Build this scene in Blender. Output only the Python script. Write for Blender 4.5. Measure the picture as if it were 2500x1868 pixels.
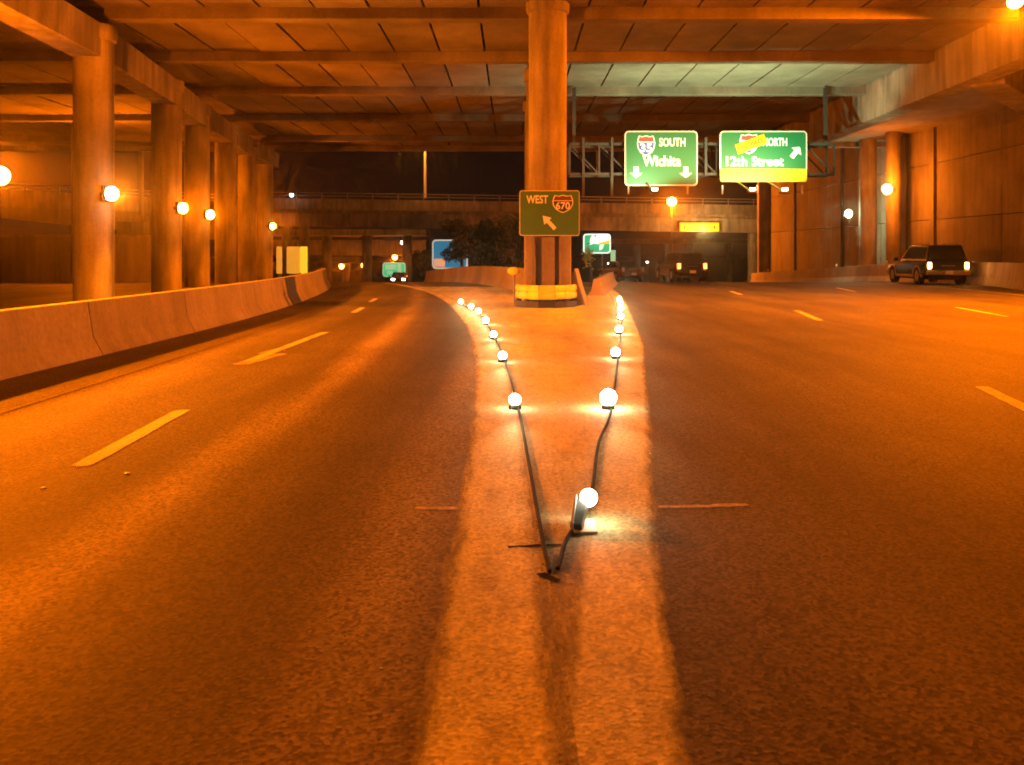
import bpy, math, random
from mathutils import Vector, Matrix
random.seed(7)
for o in list(bpy.data.objects): bpy.data.objects.remove(o)
S = bpy.context.scene
COL = S.collection

# ------------------------------------------------------------------ camera
CAM_H, F, HZ, CX = 1.42, 2200.0, 618.0, 1250.0      # eye height, focal length / horizon in photo pixels
cd = bpy.data.cameras.new('camera'); cam = bpy.data.objects.new('camera', cd); COL.objects.link(cam)
cam.location = (0, 0, CAM_H); cam.rotation_euler = (math.radians(90), 0, 0)
cd.sensor_width = 36; cd.lens = 36*F/2500; cd.shift_y = -(934-HZ)/2500
cd.clip_start = .05; cd.clip_end = 4000
cd.dof.use_dof = True; cd.dof.focus_distance = 7.0; cd.dof.aperture_fstop = 4.0
S.camera = cam
S.cycles.filter_width = 1.7
S.cycles.use_denoising = True
S.cycles.max_bounces = 4; S.cycles.diffuse_bounces = 2; S.cycles.glossy_bounces = 1; S.cycles.volume_bounces = 0
S.cycles.adaptive_threshold = .05; S.cycles.adaptive_min_samples = 20
S.cycles.caustics_reflective = False; S.cycles.caustics_refractive = False
S.cycles.sample_clamp_indirect = 6
# ------------------------------------------------------------------ night sky
W = bpy.data.worlds.new('World'); S.world = W; W.use_nodes = True
wn = W.node_tree.nodes; wl = W.node_tree.links
sky = wn.new('ShaderNodeTexSky'); sky.sky_type = 'NISHITA'; sky.sun_disc = False
sky.sun_elevation = math.radians(-4); sky.sun_rotation = math.radians(200)
bg = wn['Background']; bg.inputs['Strength'].default_value = .01
bg2 = wn.new('ShaderNodeBackground'); bg2.inputs['Color'].default_value = (.0052, .0022, .0016, 1)
add = wn.new('ShaderNodeAddShader')
wl.new(sky.outputs[0], bg.inputs['Color']); wl.new(bg.outputs[0], add.inputs[0]); wl.new(bg2.outputs[0], add.inputs[1])
wl.new(add.outputs[0], wn['World Output'].inputs['Surface'])
S.view_settings.view_transform = 'Standard'; S.view_settings.look = 'None'
S.view_settings.exposure = 0; S.view_settings.gamma = 1; S.view_settings.use_curve_mapping = False
SODIUM = (1.0, .165, .0002)
MERCURY = (.74, 1.0, .50)

# ------------------------------------------------------------------ helpers
def gz(y):                                        # the road crests about 36 m ahead and falls away
    if y < 36: return 0.0
    if y < 56: return -.001*(y-36)**2
    return max(-.4-.04*(y-56), -9.0)
def at(px, py, Y): return Vector(((px-CX)/F*Y, Y, CAM_H+(HZ-py)/F*Y))
def g(px, py):
    Y = CAM_H*F/(py-HZ); return Vector(((px-CX)/F*Y, Y, 0))

class MB:
    def __init__(s): s.v = []; s.f = []; s.m = []
    def add(s, vs, fs, m=0):
        n = len(s.v); s.v += [tuple(v) for v in vs]; s.f += [tuple(i+n for i in f) for f in fs]; s.m += [m]*len(fs); return s
    def box(s, x0, x1, y0, y1, z0, z1, m=0, rot=None):
        vs = [(x0,y0,z0),(x1,y0,z0),(x1,y1,z0),(x0,y1,z0),(x0,y0,z1),(x1,y0,z1),(x1,y1,z1),(x0,y1,z1)]
        if rot: vs = [rot @ Vector(v) for v in vs]
        return s.add(vs, [(0,3,2,1),(4,5,6,7),(0,1,5,4),(1,2,6,5),(2,3,7,6),(3,0,4,7)], m)
    def bar(s, a, b, w, h=None, m=0):             # rectangular bar from a to b
        a, b = Vector(a), Vector(b); h = h or w; d = (b-a).normalized()
        up = Vector((0,0,1)) if abs(d.z) < .95 else Vector((0,1,0))
        u = d.cross(up).normalized(); w2 = u.cross(d).normalized()
        vs = []
        for p in (a, b):
            for su, sw in ((-1,-1),(1,-1),(1,1),(-1,1)): vs.append(p+u*su*w/2+w2*sw*h/2)
        return s.add(vs, [(0,3,2,1),(4,5,6,7),(0,1,5,4),(1,2,6,5),(2,3,7,6),(3,0,4,7)], m)
    def cyl(s, a, b, r0, r1=None, n=14, m=0, caps=True):
        a, b = Vector(a), Vector(b); r1 = r0 if r1 is None else r1; d = (b-a).normalized()
        up = Vector((0,0,1)) if abs(d.z) < .95 else Vector((0,1,0))
        u = d.cross(up).normalized(); w = u.cross(d)
        vs = []
        for p, r in ((a,r0),(b,r1)):
            for i in range(n):
                t = 2*math.pi*i/n; vs.append(p+u*math.cos(t)*r+w*math.sin(t)*r)
        fs = [(i,(i+1)%n,n+(i+1)%n,n+i) for i in range(n)]
        if caps: fs += [tuple(reversed(range(n))), tuple(range(n,2*n))]
        return s.add(vs, fs, m)
    def tube(s, pts, r, n=6, m=0):
        pts = [Vector(p) for p in pts]; vs = []; fs = []
        for k, p in enumerate(pts):
            d = (pts[min(k+1,len(pts)-1)]-pts[max(k-1,0)]).normalized()
            up = Vector((0,0,1)) if abs(d.z) < .95 else Vector((0,1,0))
            u = d.cross(up).normalized(); w = u.cross(d)
            for i in range(n): vs.append(p+u*math.cos(2*math.pi*i/n)*r+w*math.sin(2*math.pi*i/n)*r)
        for k in range(len(pts)-1):
            for i in range(n): fs.append((k*n+i, k*n+(i+1)%n, (k+1)*n+(i+1)%n, (k+1)*n+i))
        fs += [tuple(reversed(range(n))), tuple((len(pts)-1)*n+i for i in range(n))]
        return s.add(vs, fs, m)
    def lathe(s, prof, c, n=20, m=0):             # prof: (r, z)
        c = Vector(c); vs = []; fs = []
        for r, z in prof:
            for i in range(n): vs.append(c+Vector((r*math.cos(2*math.pi*i/n), r*math.sin(2*math.pi*i/n), z)))
        for k in range(len(prof)-1):
            for i in range(n): fs.append((k*n+i, k*n+(i+1)%n, (k+1)*n+(i+1)%n, (k+1)*n+i))
        fs += [tuple(reversed(range(n))), tuple((len(prof)-1)*n+i for i in range(n))]
        return s.add(vs, fs, m)
    def ball(s, c, r, n=12, k=8, sq=(1,1,1), m=0):
        prof = []; c = Vector(c); vs = []; fs = []
        for j in range(k+1):
            t = math.pi*(j/k)*.98+.01*math.pi
            for i in range(n):
                p = 2*math.pi*i/n
                vs.append(c+Vector((math.sin(t)*math.cos(p)*r*sq[0], math.sin(t)*math.sin(p)*r*sq[1], -math.cos(t)*r*sq[2])))
        for j in range(k):
            for i in range(n): fs.append((j*n+i, j*n+(i+1)%n, (j+1)*n+(i+1)%n, (j+1)*n+i))
        fs += [tuple(reversed(range(n))), tuple(k*n+i for i in range(n))]
        return s.add(vs, fs, m)
    def prism_xz(s, poly, y0, y1, m=0):           # outline in x,z (counter-clockwise seen from -y), thickness along y
        n = len(poly)
        vs = [(x,y0,z) for x,z in poly]+[(x,y1,z) for x,z in poly]
        fs = [tuple(range(n)), tuple(reversed(range(n,2*n)))]+[(i,n+i,n+(i+1)%n,(i+1)%n) for i in range(n)]
        return s.add(vs, fs, m)
    def sweep(s, path, prof, closed=True, m=0):   # prof (offset to the right of travel, z)
        path = [Vector(p) for p in path]; n = len(prof); vs = []; fs = []
        for k, p in enumerate(path):
            d = path[min(k+1,len(path)-1)]-path[max(k-1,0)]; d.z = 0; d.normalize()
            r = Vector((d.y, -d.x, 0))
            for a, z in prof: vs.append(p+r*a+Vector((0,0,z)))
        for k in range(len(path)-1):
            for i in range(n if closed else n-1): fs.append((k*n+i, k*n+(i+1)%n, (k+1)*n+(i+1)%n, (k+1)*n+i))
        if closed: fs += [tuple(reversed(range(n))), tuple((len(path)-1)*n+i for i in range(n))]
        return s.add(vs, fs, m)
    def mesh(s, name, mats, off=(0,0,0), smooth=False):
        me = bpy.data.meshes.new(name); o = Vector(off)
        me.from_pydata([tuple(Vector(v)-o) for v in s.v], [], s.f)
        for mt in (mats if isinstance(mats, (list, tuple)) else [mats]): me.materials.append(mt)
        if any(s.m): me.polygons.foreach_set('material_index', s.m)
        me.update()
        import bmesh
        bm = bmesh.new(); bm.from_mesh(me); bmesh.ops.recalc_face_normals(bm, faces=bm.faces); bm.to_mesh(me); bm.free()
        if smooth:
            me.polygons.foreach_set('use_smooth', [True]*len(me.polygons))
            try: me.set_sharp_from_angle(angle=math.radians(40))
            except Exception: pass
        return me
    def build(s, name, mats, parent=None, local=False, smooth=False, bevel=0):
        off = Vector((0,0,0))
        if parent is not None and not local:
            p = parent
            while p is not None: off += p.location; p = p.parent
        o = bpy.data.objects.new(name, s.mesh(name, mats, off, smooth)); COL.objects.link(o); o.parent = parent
        if bevel:
            b = o.modifiers.new('b', 'BEVEL'); b.width = bevel; b.segments = 2; b.limit_method = 'ANGLE'
        return o

def tag(o, label=None, cat=None, group=None, kind=None):
    if label: o['label'] = label
    if cat: o['category'] = cat
    if group: o['group'] = group
    if kind: o['kind'] = kind
    return o
def thing(name, loc, label, cat, group=None, rz=0):
    o = bpy.data.objects.new(name, None); COL.objects.link(o); o.location = loc; o.rotation_euler = (0,0,rz)
    o.empty_display_size = .2
    return tag(o, label, cat, group)
def lamp(name, loc, power, color, parent=None, radius=.1, spot=None, aim=None, blend=.6):
    d = bpy.data.lights.new(name, 'SPOT' if spot else 'POINT'); d.energy = power; d.color = color; d.shadow_soft_size = radius
    if spot: d.spot_size = spot; d.spot_blend = blend
    o = bpy.data.objects.new(name, d); COL.objects.link(o)
    off = Vector((0,0,0)); p = parent
    while p is not None: off += p.location; p = p.parent
    o.parent = parent; o.location = Vector(loc)-off
    if aim is not None: o.rotation_euler = Vector(aim).to_track_quat('-Z','Y').to_euler()
    return o

# ------------------------------------------------------------------ materials
def nodes(name):
    m = bpy.data.materials.new(name); m.use_nodes = True
    return m, m.node_tree.nodes, m.node_tree.links, m.node_tree.nodes['Principled BSDF']
def plain(name, col, rough=.6, metal=0, var=.12, scale=8, spec=.5):
    m, n, l, b = nodes(name)
    tc = n.new('ShaderNodeTexCoord'); nz = n.new('ShaderNodeTexNoise'); nz.inputs['Scale'].default_value = scale; nz.inputs['Detail'].default_value = 5
    r = n.new('ShaderNodeMapRange'); r.inputs['To Min'].default_value = 1-var*1.6; r.inputs['To Max'].default_value = 1+var*1.6
    mx = n.new('ShaderNodeMix'); mx.data_type = 'RGBA'; mx.blend_type = 'MULTIPLY'; mx.inputs[0].default_value = 1
    l.new(tc.outputs['Object'], nz.inputs['Vector']); l.new(nz.outputs[0], r.inputs[0]); l.new(r.outputs[0], mx.inputs[7])
    mx.inputs[6].default_value = (*col, 1); l.new(mx.outputs[2], b.inputs['Base Color'])
    b.inputs['Roughness'].default_value = rough; b.inputs['Metallic'].default_value = metal
    b.inputs['Specular IOR Level'].default_value = spec
    return m
def glow(name, col, strength):
    m, n, l, b = nodes(name)
    b.inputs['Base Color'].default_value = (*[min(c,.8) for c in col], 1)
    b.inputs['Emission Color'].default_value = (*col, 1); b.inputs['Emission Strength'].default_value = strength
    if 'led' not in name: m.cycles.emission_sampling = 'NONE'      # lenses, and panels whose lit look is emission alone
    return m
def concrete(name, col, streak=.5, blotch=.35, bump=0):
    m, n, l, b = nodes(name)
    geo = n.new('ShaderNodeNewGeometry')
    def noise(scale, detail, vec, rough=.6):
        t = n.new('ShaderNodeTexNoise'); t.inputs['Scale'].default_value = scale; t.inputs['Detail'].default_value = detail
        t.inputs['Roughness'].default_value = rough; l.new(vec, t.inputs['Vector']); return t.outputs[0]
    def rng(src, a, c, lo, hi):
        r = n.new('ShaderNodeMapRange'); r.inputs[1].default_value = a; r.inputs[2].default_value = c
        r.inputs[3].default_value = lo; r.inputs[4].default_value = hi; l.new(src, r.inputs[0]); return r.outputs[0]
    def mul(a, c):
        t = n.new('ShaderNodeMath'); t.operation = 'MULTIPLY'; l.new(a, t.inputs[0]); l.new(c, t.inputs[1]); return t.outputs[0]
    mp = n.new('ShaderNodeMapping'); mp.inputs['Scale'].default_value = (1, 1, .12); l.new(geo.outputs['Position'], mp.inputs['Vector'])
    st = rng(noise(2.6, 3, mp.outputs[0]), .35, .7, 1, 1-streak)
    bl = rng(noise(.45, 2, geo.outputs['Position']), .3, .7, 1-blotch, 1+blotch)
    fi = rng(noise(14, 3, geo.outputs['Position']), .2, .8, .82, 1.15)
    oi = n.new('ShaderNodeObjectInfo'); ov = rng(oi.outputs['Random'], 0, 1, .86, 1.1)
    f = mul(mul(mul(st, bl), fi), ov)
    mx = n.new('ShaderNodeMix'); mx.data_type = 'RGBA'; mx.blend_type = 'MULTIPLY'; mx.inputs[0].default_value = 1
    mx.inputs[6].default_value = (*col, 1); l.new(f, mx.inputs[7]); l.new(mx.outputs[2], b.inputs['Base Color'])
    b.inputs['Roughness'].default_value = .85; b.inputs['Specular IOR Level'].default_value = .25
    if bump:
        bp = n.new('ShaderNodeBump'); bp.inputs['Strength'].default_value = bump; bp.inputs['Distance'].default_value = .02
        l.new(noise(22, 2, geo.outputs['Position']), bp.inputs['Height']); l.new(bp.outputs[0], b.inputs['Normal'])
    return m
def pavement(name, col, wear_sheen=None, worn=0.0, under=(.06,.055,.05), grain=.62, soft=False):
    """Asphalt / paint: aggregate speckle, patches, optional worn-through alpha (mix with the asphalt colour), optional bands of wheel-path wear and painted lamp sheen."""
    m, n, l, b = nodes(name)
    geo = n.new('ShaderNodeNewGeometry'); P = geo.outputs['Position']
    def noise(scale, detail, vec=P, rough=.6):
        t = n.new('ShaderNodeTexNoise'); t.inputs['Scale'].default_value = scale; t.inputs['Detail'].default_value = detail
        t.inputs['Roughness'].default_value = rough; l.new(vec, t.inputs['Vector']); return t.outputs[0]
    def rng(src, a, c, lo, hi, smooth=False):
        r = n.new('ShaderNodeMapRange'); r.inputs[1].default_value = a; r.inputs[2].default_value = c
        if smooth: r.interpolation_type = 'SMOOTHSTEP'
        r.inputs[3].default_value = lo; r.inputs[4].default_value = hi; l.new(src, r.inputs[0]); return r.outputs[0]
    def math_(op, a, c=None, v=None):
        t = n.new('ShaderNodeMath'); t.operation = op
        l.new(a, t.inputs[0]) if not isinstance(a, (int, float)) else setattr(t.inputs[0], 'default_value', a)
        if c is not None: l.new(c, t.inputs[1])
        if v is not None: t.inputs[1].default_value = v
        return t.outputs[0]
    speck = n.new('ShaderNodeTexVoronoi'); speck.inputs['Scale'].default_value = 62; l.new(P, speck.inputs['Vector'])
    sp = rng(speck.outputs['Color'], .1, .9, 1-grain, 1+grain)
    mp = n.new('ShaderNodeMapping'); mp.inputs['Scale'].default_value = (1, .10, 1); l.new(P, mp.inputs['Vector'])
    drift = noise(1.1, 4, mp.outputs[0])
    f = math_('MULTIPLY', sp, rng(drift, .3, .7, .62, 1.38))
    f = math_('MULTIPLY', f, rng(noise(28, 2), .3, .7, .9, 1.1))
    f = math_('MULTIPLY', f, rng(noise(.35, 3), .35, .65, .82, 1.18))
    if wear_sheen:
        sep = n.new('ShaderNodeSeparateXYZ'); l.new(P, sep.inputs[0])
        # lanes bend away to the sides with distance, so follow x + k*max(y-10,0)^2
        for cx, k, wid, amt in wear_sheen:
            d = math_('MAXIMUM', math_('SUBTRACT', sep.outputs[1], v=8), v=0)
            bend = math_('MULTIPLY', math_('MULTIPLY', d, d), v=k)
            x = math_('SUBTRACT', math_('ADD', sep.outputs[0], bend), v=cx)
            x = math_('ADD', x, rng(drift, 0, 1, -.15, .15))
            f = math_('MULTIPLY', f, rng(math_('ABSOLUTE', x), 0, wid, 1+amt, 1, True))
    mx = n.new('ShaderNodeMix'); mx.data_type = 'RGBA'; mx.blend_type = 'MULTIPLY'; mx.inputs[0].default_value = 1
    mx.inputs[6].default_value = (*col, 1)
    if worn:
        wm = n.new('ShaderNodeMix'); wm.data_type = 'RGBA'
        wm.inputs[6].default_value = (*col, 1); wm.inputs[7].default_value = (*under, 1)
        mp2 = n.new('ShaderNodeMapping'); mp2.inputs['Scale'].default_value = (1, .35, 1); l.new(P, mp2.inputs['Vector'])
        l.new(rng(noise(5, 8, mp2.outputs[0], .75), .62-worn*.3, .72, 0, .9), wm.inputs[0]); l.new(wm.outputs[2], mx.inputs[6])
    l.new(f, mx.inputs[7]); l.new(mx.outputs[2], b.inputs['Base Color'])
    b.inputs['Roughness'].default_value = .75
    if soft:                                     # ragged, scuffed edges: the attribute is 0 at the strip's rim, 1 inside
        at_ = n.new('ShaderNodeAttribute'); at_.attribute_name = 'inside'
        mp3 = n.new('ShaderNodeMapping'); mp3.inputs['Scale'].default_value = (1, .15, 1); l.new(P, mp3.inputs['Vector'])
        s_ = math_('ADD', at_.outputs['Fac'], rng(noise(14, 4, mp3.outputs[0], .7), 0, 1, -.45, .28))
        l.new(rng(s_, .05, .6, 0, 1), b.inputs['Alpha'])
    b.inputs['Specular IOR Level'].default_value = .16
    bp = n.new('ShaderNodeBump'); bp.inputs['Strength'].default_value = .16; bp.inputs['Distance'].default_value = .006
    l.new(speck.outputs['Distance'], bp.inputs['Height']); l.new(bp.outputs[0], b.inputs['Normal'])
    return m

M = {}
M['asphalt'] = pavement('asphalt', (.086,.078,.068), wear_sheen=[(-2.05,.0022,.40,1.4),(-4.1,.002,.9,.5),(-1.1,.0012,.7,-.42),(-.50,.0012,.36,.6),(2.3,-.0035,.9,-.15)])  # wheel-path wear; the pale left streak also carries painted lamp reflection
M['gore'] = pavement('gore_pavement', (.52,.52,.28), grain=.25, worn=.45, under=(.30,.29,.17), soft=True)
M['paint'] = pavement('worn_white_paint', (.52,.53,.29), grain=.3, worn=.5, under=(.27,.26,.165), soft=True)
M['dashpaint'] = pavement('white_paint', (.58,.54,.42), grain=.25, worn=.45, under=(.24,.22,.18), soft=True)
M['ghost'] = pavement('faded_paint', (.125,.115,.09), grain=.5, worn=.8, under=(.10,.09,.075), soft=True)
M['ghost2'] = pavement('scuffed_seam', (.34,.31,.26), grain=.3, worn=.5, under=(.16,.145,.125), soft=True)
M['tar'] = plain('tar', (.02,.017,.012), .95, spec=.02)
M['conc'] = concrete('concrete', (.30,.275,.24))
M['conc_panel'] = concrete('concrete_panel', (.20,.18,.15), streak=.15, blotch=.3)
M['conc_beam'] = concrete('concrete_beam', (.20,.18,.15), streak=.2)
M['conc_barrier'] = concrete('concrete_barrier', (.36,.325,.28), streak=.22, blotch=.2, bump=.2)
M['conc_wall'] = concrete('concrete_wall', (.25,.225,.19), streak=.3, blotch=.2)
M['conc_dark'] = concrete('concrete_far', (.24,.22,.19), streak=.5)
M['steel'] = plain('galvanised_steel', (.24,.24,.23), .55, .3)
M['gantry'] = plain('weathered_gantry_steel', (.03,.03,.028), .7, 0)
M['darksteel'] = plain('dark_steel', (.05,.05,.05), .5, .5)
M['alu'] = plain('sign_edge', (.62,.60,.55), .4)
M['green'] = plain('sign_green', (.004,.125,.05), .5, var=.06, scale=2)
M['olive'] = plain('dull_sign_green', (.05,.17,.055), .6, var=.08, scale=2)
M['dullred'] = plain('dull_sign_red', (.14,.05,.05), .6)
M['white'] = plain('sign_white', (.80,.80,.76), .5, var=.04)
M['blue'] = plain('sign_blue', (.03,.06,.33), .5)
M['red'] = plain('sign_red', (.62,.05,.05), .5)
M['yellow'] = plain('sign_yellow', (.72,.62,.015), .5, var=.08, scale=3)
M['orange'] = plain('sign_orange', (.85,.33,.01), .5, var=.08)
M['black'] = plain('black_paint', (.012,.012,.012), .6)
M['rubber'] = plain('rubber', (.010,.010,.010), .9, spec=.1)
M['cushion'] = plain('yellow_cushion', (.88,.80,.02), .5, var=.2, scale=4)
M['leaf'] = plain('leaf', (.045,.06,.02), .6, var=.3, scale=2)
M['bark'] = plain('bark', (.06,.045,.03), .9)
M['sodium'] = glow('sodium_lens', (1,.42,.06), 60)
M['sodium_far'] = glow('sodium_lens_far', (1,.42,.07), 16)
M['mercury'] = glow('mercury_lens', (1,.97,.62), 25)
M['led'] = glow('led_lens', (1,.95,.66), 42)
M['white_far'] = glow('white_lens_far', (1,.95,.8), 12)
M['dish'] = plain('lamp_reflector', (.75,.62,.4), .5)
M['glass'] = plain('dark_glass', (.012,.016,.014), .06, var=.02, spec=.8)
M['clear'] = plain('acrylic_plate', (.75,.8,.75), .15, var=.02)

# ------------------------------------------------------------------ ground and road
def ground_sheet(name, x0, x1, ys, mat, lift=0, parent=None, nx=2):
    mb = MB(); vs = []; fs = []
    for y in ys:
        for i in range(nx): vs.append((x0+(x1-x0)*i/(nx-1), y, gz(y)+lift))
    for k in range(len(ys)-1):
        for i in range(nx-1): a = k*nx+i; fs.append((a, a+1, a+nx+1, a+nx))
    mb.add(vs, fs); return mb.build(name, mat, parent)
YS = [-60, -20, 0, 20, 34]+[36+i for i in range(0, 22)]+[62, 70, 80, 100, 140, 200, 260, 400, 800, 2500]
ground = ground_sheet('ground', -1500, 1500, YS, pavement('ground_dirt', (.09,.08,.065)), -.03)
tag(ground, kind='structure')
road = ground_sheet('road', -11.5, 20.6, YS[:-3], M['asphalt'], 0); tag(road, kind='structure')

def strip(name, pts, w, mat, lift=.004, parent=road, step=.8, wob=0, e0=1.0):
    """a painted strip along a ground polyline (x, y), following the road's profile"""
    P = [Vector((p[0], p[1], 0)) for p in pts]; out = []
    for a, b in zip(P, P[1:]):
        k = max(1, int((b-a).length/step))
        for i in range(k): out.append(a+(b-a)*i/k)
    out.append(P[-1]); mb = MB(); vs = []; fs = []
    C_ = ((-1,0),(-.6,e0),(0,1.35),(.6,e0),(1,0)); ins = []
    for k, p in enumerate(out):
        d = (out[min(k+1,len(out)-1)]-out[max(k-1,0)]).normalized(); r = Vector((d.y,-d.x,0))
        w1 = w/2+random.uniform(-wob, wob); w2 = w/2+random.uniform(-wob, wob)
        for u, fa in C_:
            q = p+r*u*(w1 if u < 0 else w2); vs.append((q.x, q.y, gz(q.y)+lift)); ins.append(fa if 0 < k < len(out)-1 else 0)
    for k in range(len(out)-1):
        for i in range(4): fs.append((5*k+i, 5*k+i+1, 5*k+i+6, 5*k+i+5))
    o = mb.add(vs, fs).build(name, mat, parent)
    o.data.attributes.new('inside', 'FLOAT', 'POINT').data.foreach_set('value', ins)
    return o
def smooth_path(pts, n=8):
    P = [Vector((p[0],p[1],0)) for p in pts]; P = [2*P[0]-P[1]]+P+[2*P[-1]-P[-2]]; out = []
    for i in range(1, len(P)-2):
        for k in range(n):
            t = k/n; a,b,c,d = P[i-1],P[i],P[i+1],P[i+2]
            out.append(.5*((2*b)+(c-a)*t+(2*a-5*b+4*c-d)*t*t+(-a+3*b-3*c+d)*t**3))
    out.append(P[-2]); return [(v.x,v.y) for v in out]
LEFT_GORE = smooth_path([(-.06,1.2),(-.065,2.6),(-.08,4.8),(-.15,8.3),(-.28,12),(-.64,17),(-1.2,22),(-1.95,27.5),(-3.0,33),(-4.6,39),(-6.6,46)])
RIGHT_GORE = smooth_path([(.16,1.2),(.32,2.6),(.58,4.8),(1.08,8.3),(1.50,11.4),(1.88,14.2),(2.55,20.5),(3.1,26),(3.6,32),(3.9,38),(4.2,46)])
strip('gore_line', LEFT_GORE, .50, M['paint'], .006, step=.3, e0=.62)
strip('gore_line', RIGHT_GORE, .43, M['paint'], .006, step=.3, e0=.68)
# raised-tone pavement between the lines
mb = MB(); vs = []; fs = []
def interp(path, y):
    for a, b in zip(path, path[1:]):
        if a[1] <= y <= b[1]: t = (y-a[1])/(b[1]-a[1]); return a[0]+(b[0]-a[0])*t
    return path[-1][0]
ysg = [1.4+i*.6 for i in range(62)]; ig = []
for y in ysg:
    a, b = interp(LEFT_GORE, y), interp(RIGHT_GORE, y); vs += [(a,y,gz(y)+.003),(b,y,gz(y)+.003)]; ig += [max(.34,min(1.4,.34+(y-4)/7))]*2
for k in range(len(ysg)-1): fs.append((2*k,2*k+1,2*k+3,2*k+2))
mb.add(vs, fs).build('gore_pavement', M['gore'], road).data.attributes.new('inside', 'FLOAT', 'POINT').data.foreach_set('value', ig)
# faded old line beside the left gore line, seam across the lanes, patch of old paint
strip('pavement_seam', [(-.56,5.02),(-.40,5.0),(-.28,5.01)], .07, M['ghost2'], .0035, wob=.012, step=.05)
strip('pavement_seam', [(.80,5.03),(1.1,5.05),(1.35,5.08)], .07, M['ghost2'], .0035, wob=.012, step=.05)
strip('tar_smear', [(-.02,4.33),(.12,4.36),(.24,4.36)], .035, M['tar'], .008, step=.04, wob=.012)
strip('tar_smear', [(.13,3.98),(.17,3.90),(.20,3.88)], .04, M['tar'], .008, step=.02, wob=.012)
def dash(a, b, w=.11):
    A, B = g(*a), g(*b); strip('lane_dash', [(A.x,A.y),(B.x,B.y)], w*1.35, M['dashpaint'], .005, wob=.004, step=.12)
dash((190,1143),(450,1000), .12); dash((600,885),(795,811), .13); dash((862,764),(886,751), .13); dash((903,738),(918,729), .13)
dash((2580,1035),(2392,943), .13); dash((2003,783),(1943,758), .14); dash((1810,720),(1783,711), .16)
dash((2462,774),(2330,750), .11); dash((2090,713),(2042,703), .13)
for a_, b_, w_ in (((575,893),(690,862),.32), ((632,866),(690,850),.22)):
    A, B = g(*a_), g(*b_); strip('faded_arrow', [(A.x,A.y),(B.x,B.y)], w_, M['ghost2'], .0042, step=.15, wob=.02, e0=.7)
strip('edge_line', smooth_path([(15.2,8),(15.9,18),(16.9,28),(17.4,33),(17.9,40),(18.2,48)]), .13, M['dashpaint'], .006)
strip('edge_line', smooth_path([(-4.55,2),(-4.55,12),(-4.7,18),(-5.2,26),(-6.2,34),(-7.6,42)]), .10, M['ghost'], .006)

# ------------------------------------------------------------------ overpass: panels, cross beams, long beams
ZC = 8.25
deck = thing('overpass', (0,20,ZC), 'orange lit concrete overpass ceiling of panels on cross beams over the roads', 'overpass')
XB = [(-1.0+1.5*0)]
BEAMS = [18.6, 25.3, 30.8, 37.2, 44.6, 52.6, 57.6]
JX = [-2.44+1.52*k for k in range(-21, 12)]        # longitudinal joints
for k in range(len(BEAMS)-1):
    y0, y1 = BEAMS[k], BEAMS[k+1]
    bw = .5
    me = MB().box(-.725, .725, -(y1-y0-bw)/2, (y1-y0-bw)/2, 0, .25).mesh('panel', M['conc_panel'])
    for a, b in zip(JX, JX[1:]):
        xm = (a+b)/2; yn = (y0+y1)/2
        if abs(xm)/ (y1+1) > .66: continue
        o = bpy.data.objects.new('panel', me); COL.objects.link(o); o.parent = deck
        o.location = Vector((xm, yn, ZC+random.uniform(-.02, .02)))-deck.location
for y in BEAMS:
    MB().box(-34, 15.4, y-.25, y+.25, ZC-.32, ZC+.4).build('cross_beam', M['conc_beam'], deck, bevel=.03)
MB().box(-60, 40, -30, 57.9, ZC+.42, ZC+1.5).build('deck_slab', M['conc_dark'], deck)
MB().box(-60, 40, 57.6, 58.1, ZC-.05, ZC+1.5).build('fascia', M['conc'], deck)
LB = [(-11.2,6),(-11.4,19),(-11.7,25.2),(-12.6,33),(-13.4,38.5),(-14.1,44.4),(-14.7,50),(-15.2,57.2)]
mb = MB(); mb.sweep([(x,y,0) for x,y in LB], [(-.4,ZC-1.45),(.4,ZC-1.45),(.4,ZC-.51),(-.4,ZC-.51)]); mb.build('long_beam', M['conc'], deck, bevel=.03)
MB().sweep([(13.4,4,0),(14.6,27,0),(14.9,36,0),(15.3,57,0)], [(-.4,ZC-1.42),(.45,ZC-1.42),(.45,ZC+.2),(-.4,ZC+.2)]).build('long_beam', M['conc'], deck, bevel=.03)
MB().sweep([(15.1,28.6,0),(23.5,38.5,0)], [(-.5,ZC-1.5),(.5,ZC-1.5),(.5,ZC+.3),(-.5,ZC+.3)]).build('skewed_beam', M['conc'], deck, bevel=.03)
MB().sweep([(-34,15,0),(-33,57,0)], [(-.4,ZC-1.4),(.4,ZC-1.4),(.4,ZC+.2),(-.4,ZC+.2)]).build('long_beam', M['conc'], deck)
MB().box(15.6, 40, 10, 57.8, ZC+.3, ZC+.40).build('side_slab', M['conc_panel'], deck)

def column(x, y, r, top, label, z0=None, cap=True, group='round concrete columns'):
    z0 = gz(y)-.2 if z0 is None else z0
    t = thing('concrete_column', (x,y,z0), label, 'column', group)
    MB().cyl((x,y,z0),(x,y,top-.3 if cap else top), r, n=28, caps=False).build('shaft', M['conc'], t, smooth=True)
    if cap: MB().lathe([(r*.98,top-.45),(r*1.12,top-.40),(r*1.16,top-.28),(r*1.16,top-.05),(r*1.1,top)], (x,y,0), 28).build('capital', M['conc'], t, smooth=True)
    return t
order = ['nearest', 'second nearest', 'third', 'fourth', 'fifth', 'sixth']
LC = [(-11.65,25.1,.53),(-12.65,33,.53),(-13.45,38.5,.52),(-14.1,44.4,.52),(-14.7,50,.5),(-15.1,55,.5)]
nm = ['widest concrete column behind the barrier, at the left edge of the picture', 'second concrete column from the left behind the barrier',
      'third concrete column from the left behind the barrier', 'fourth concrete column from the left behind the barrier',
      'fifth concrete column from the left behind the barrier', 'last concrete column of the left row, beside the night sky']
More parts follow.
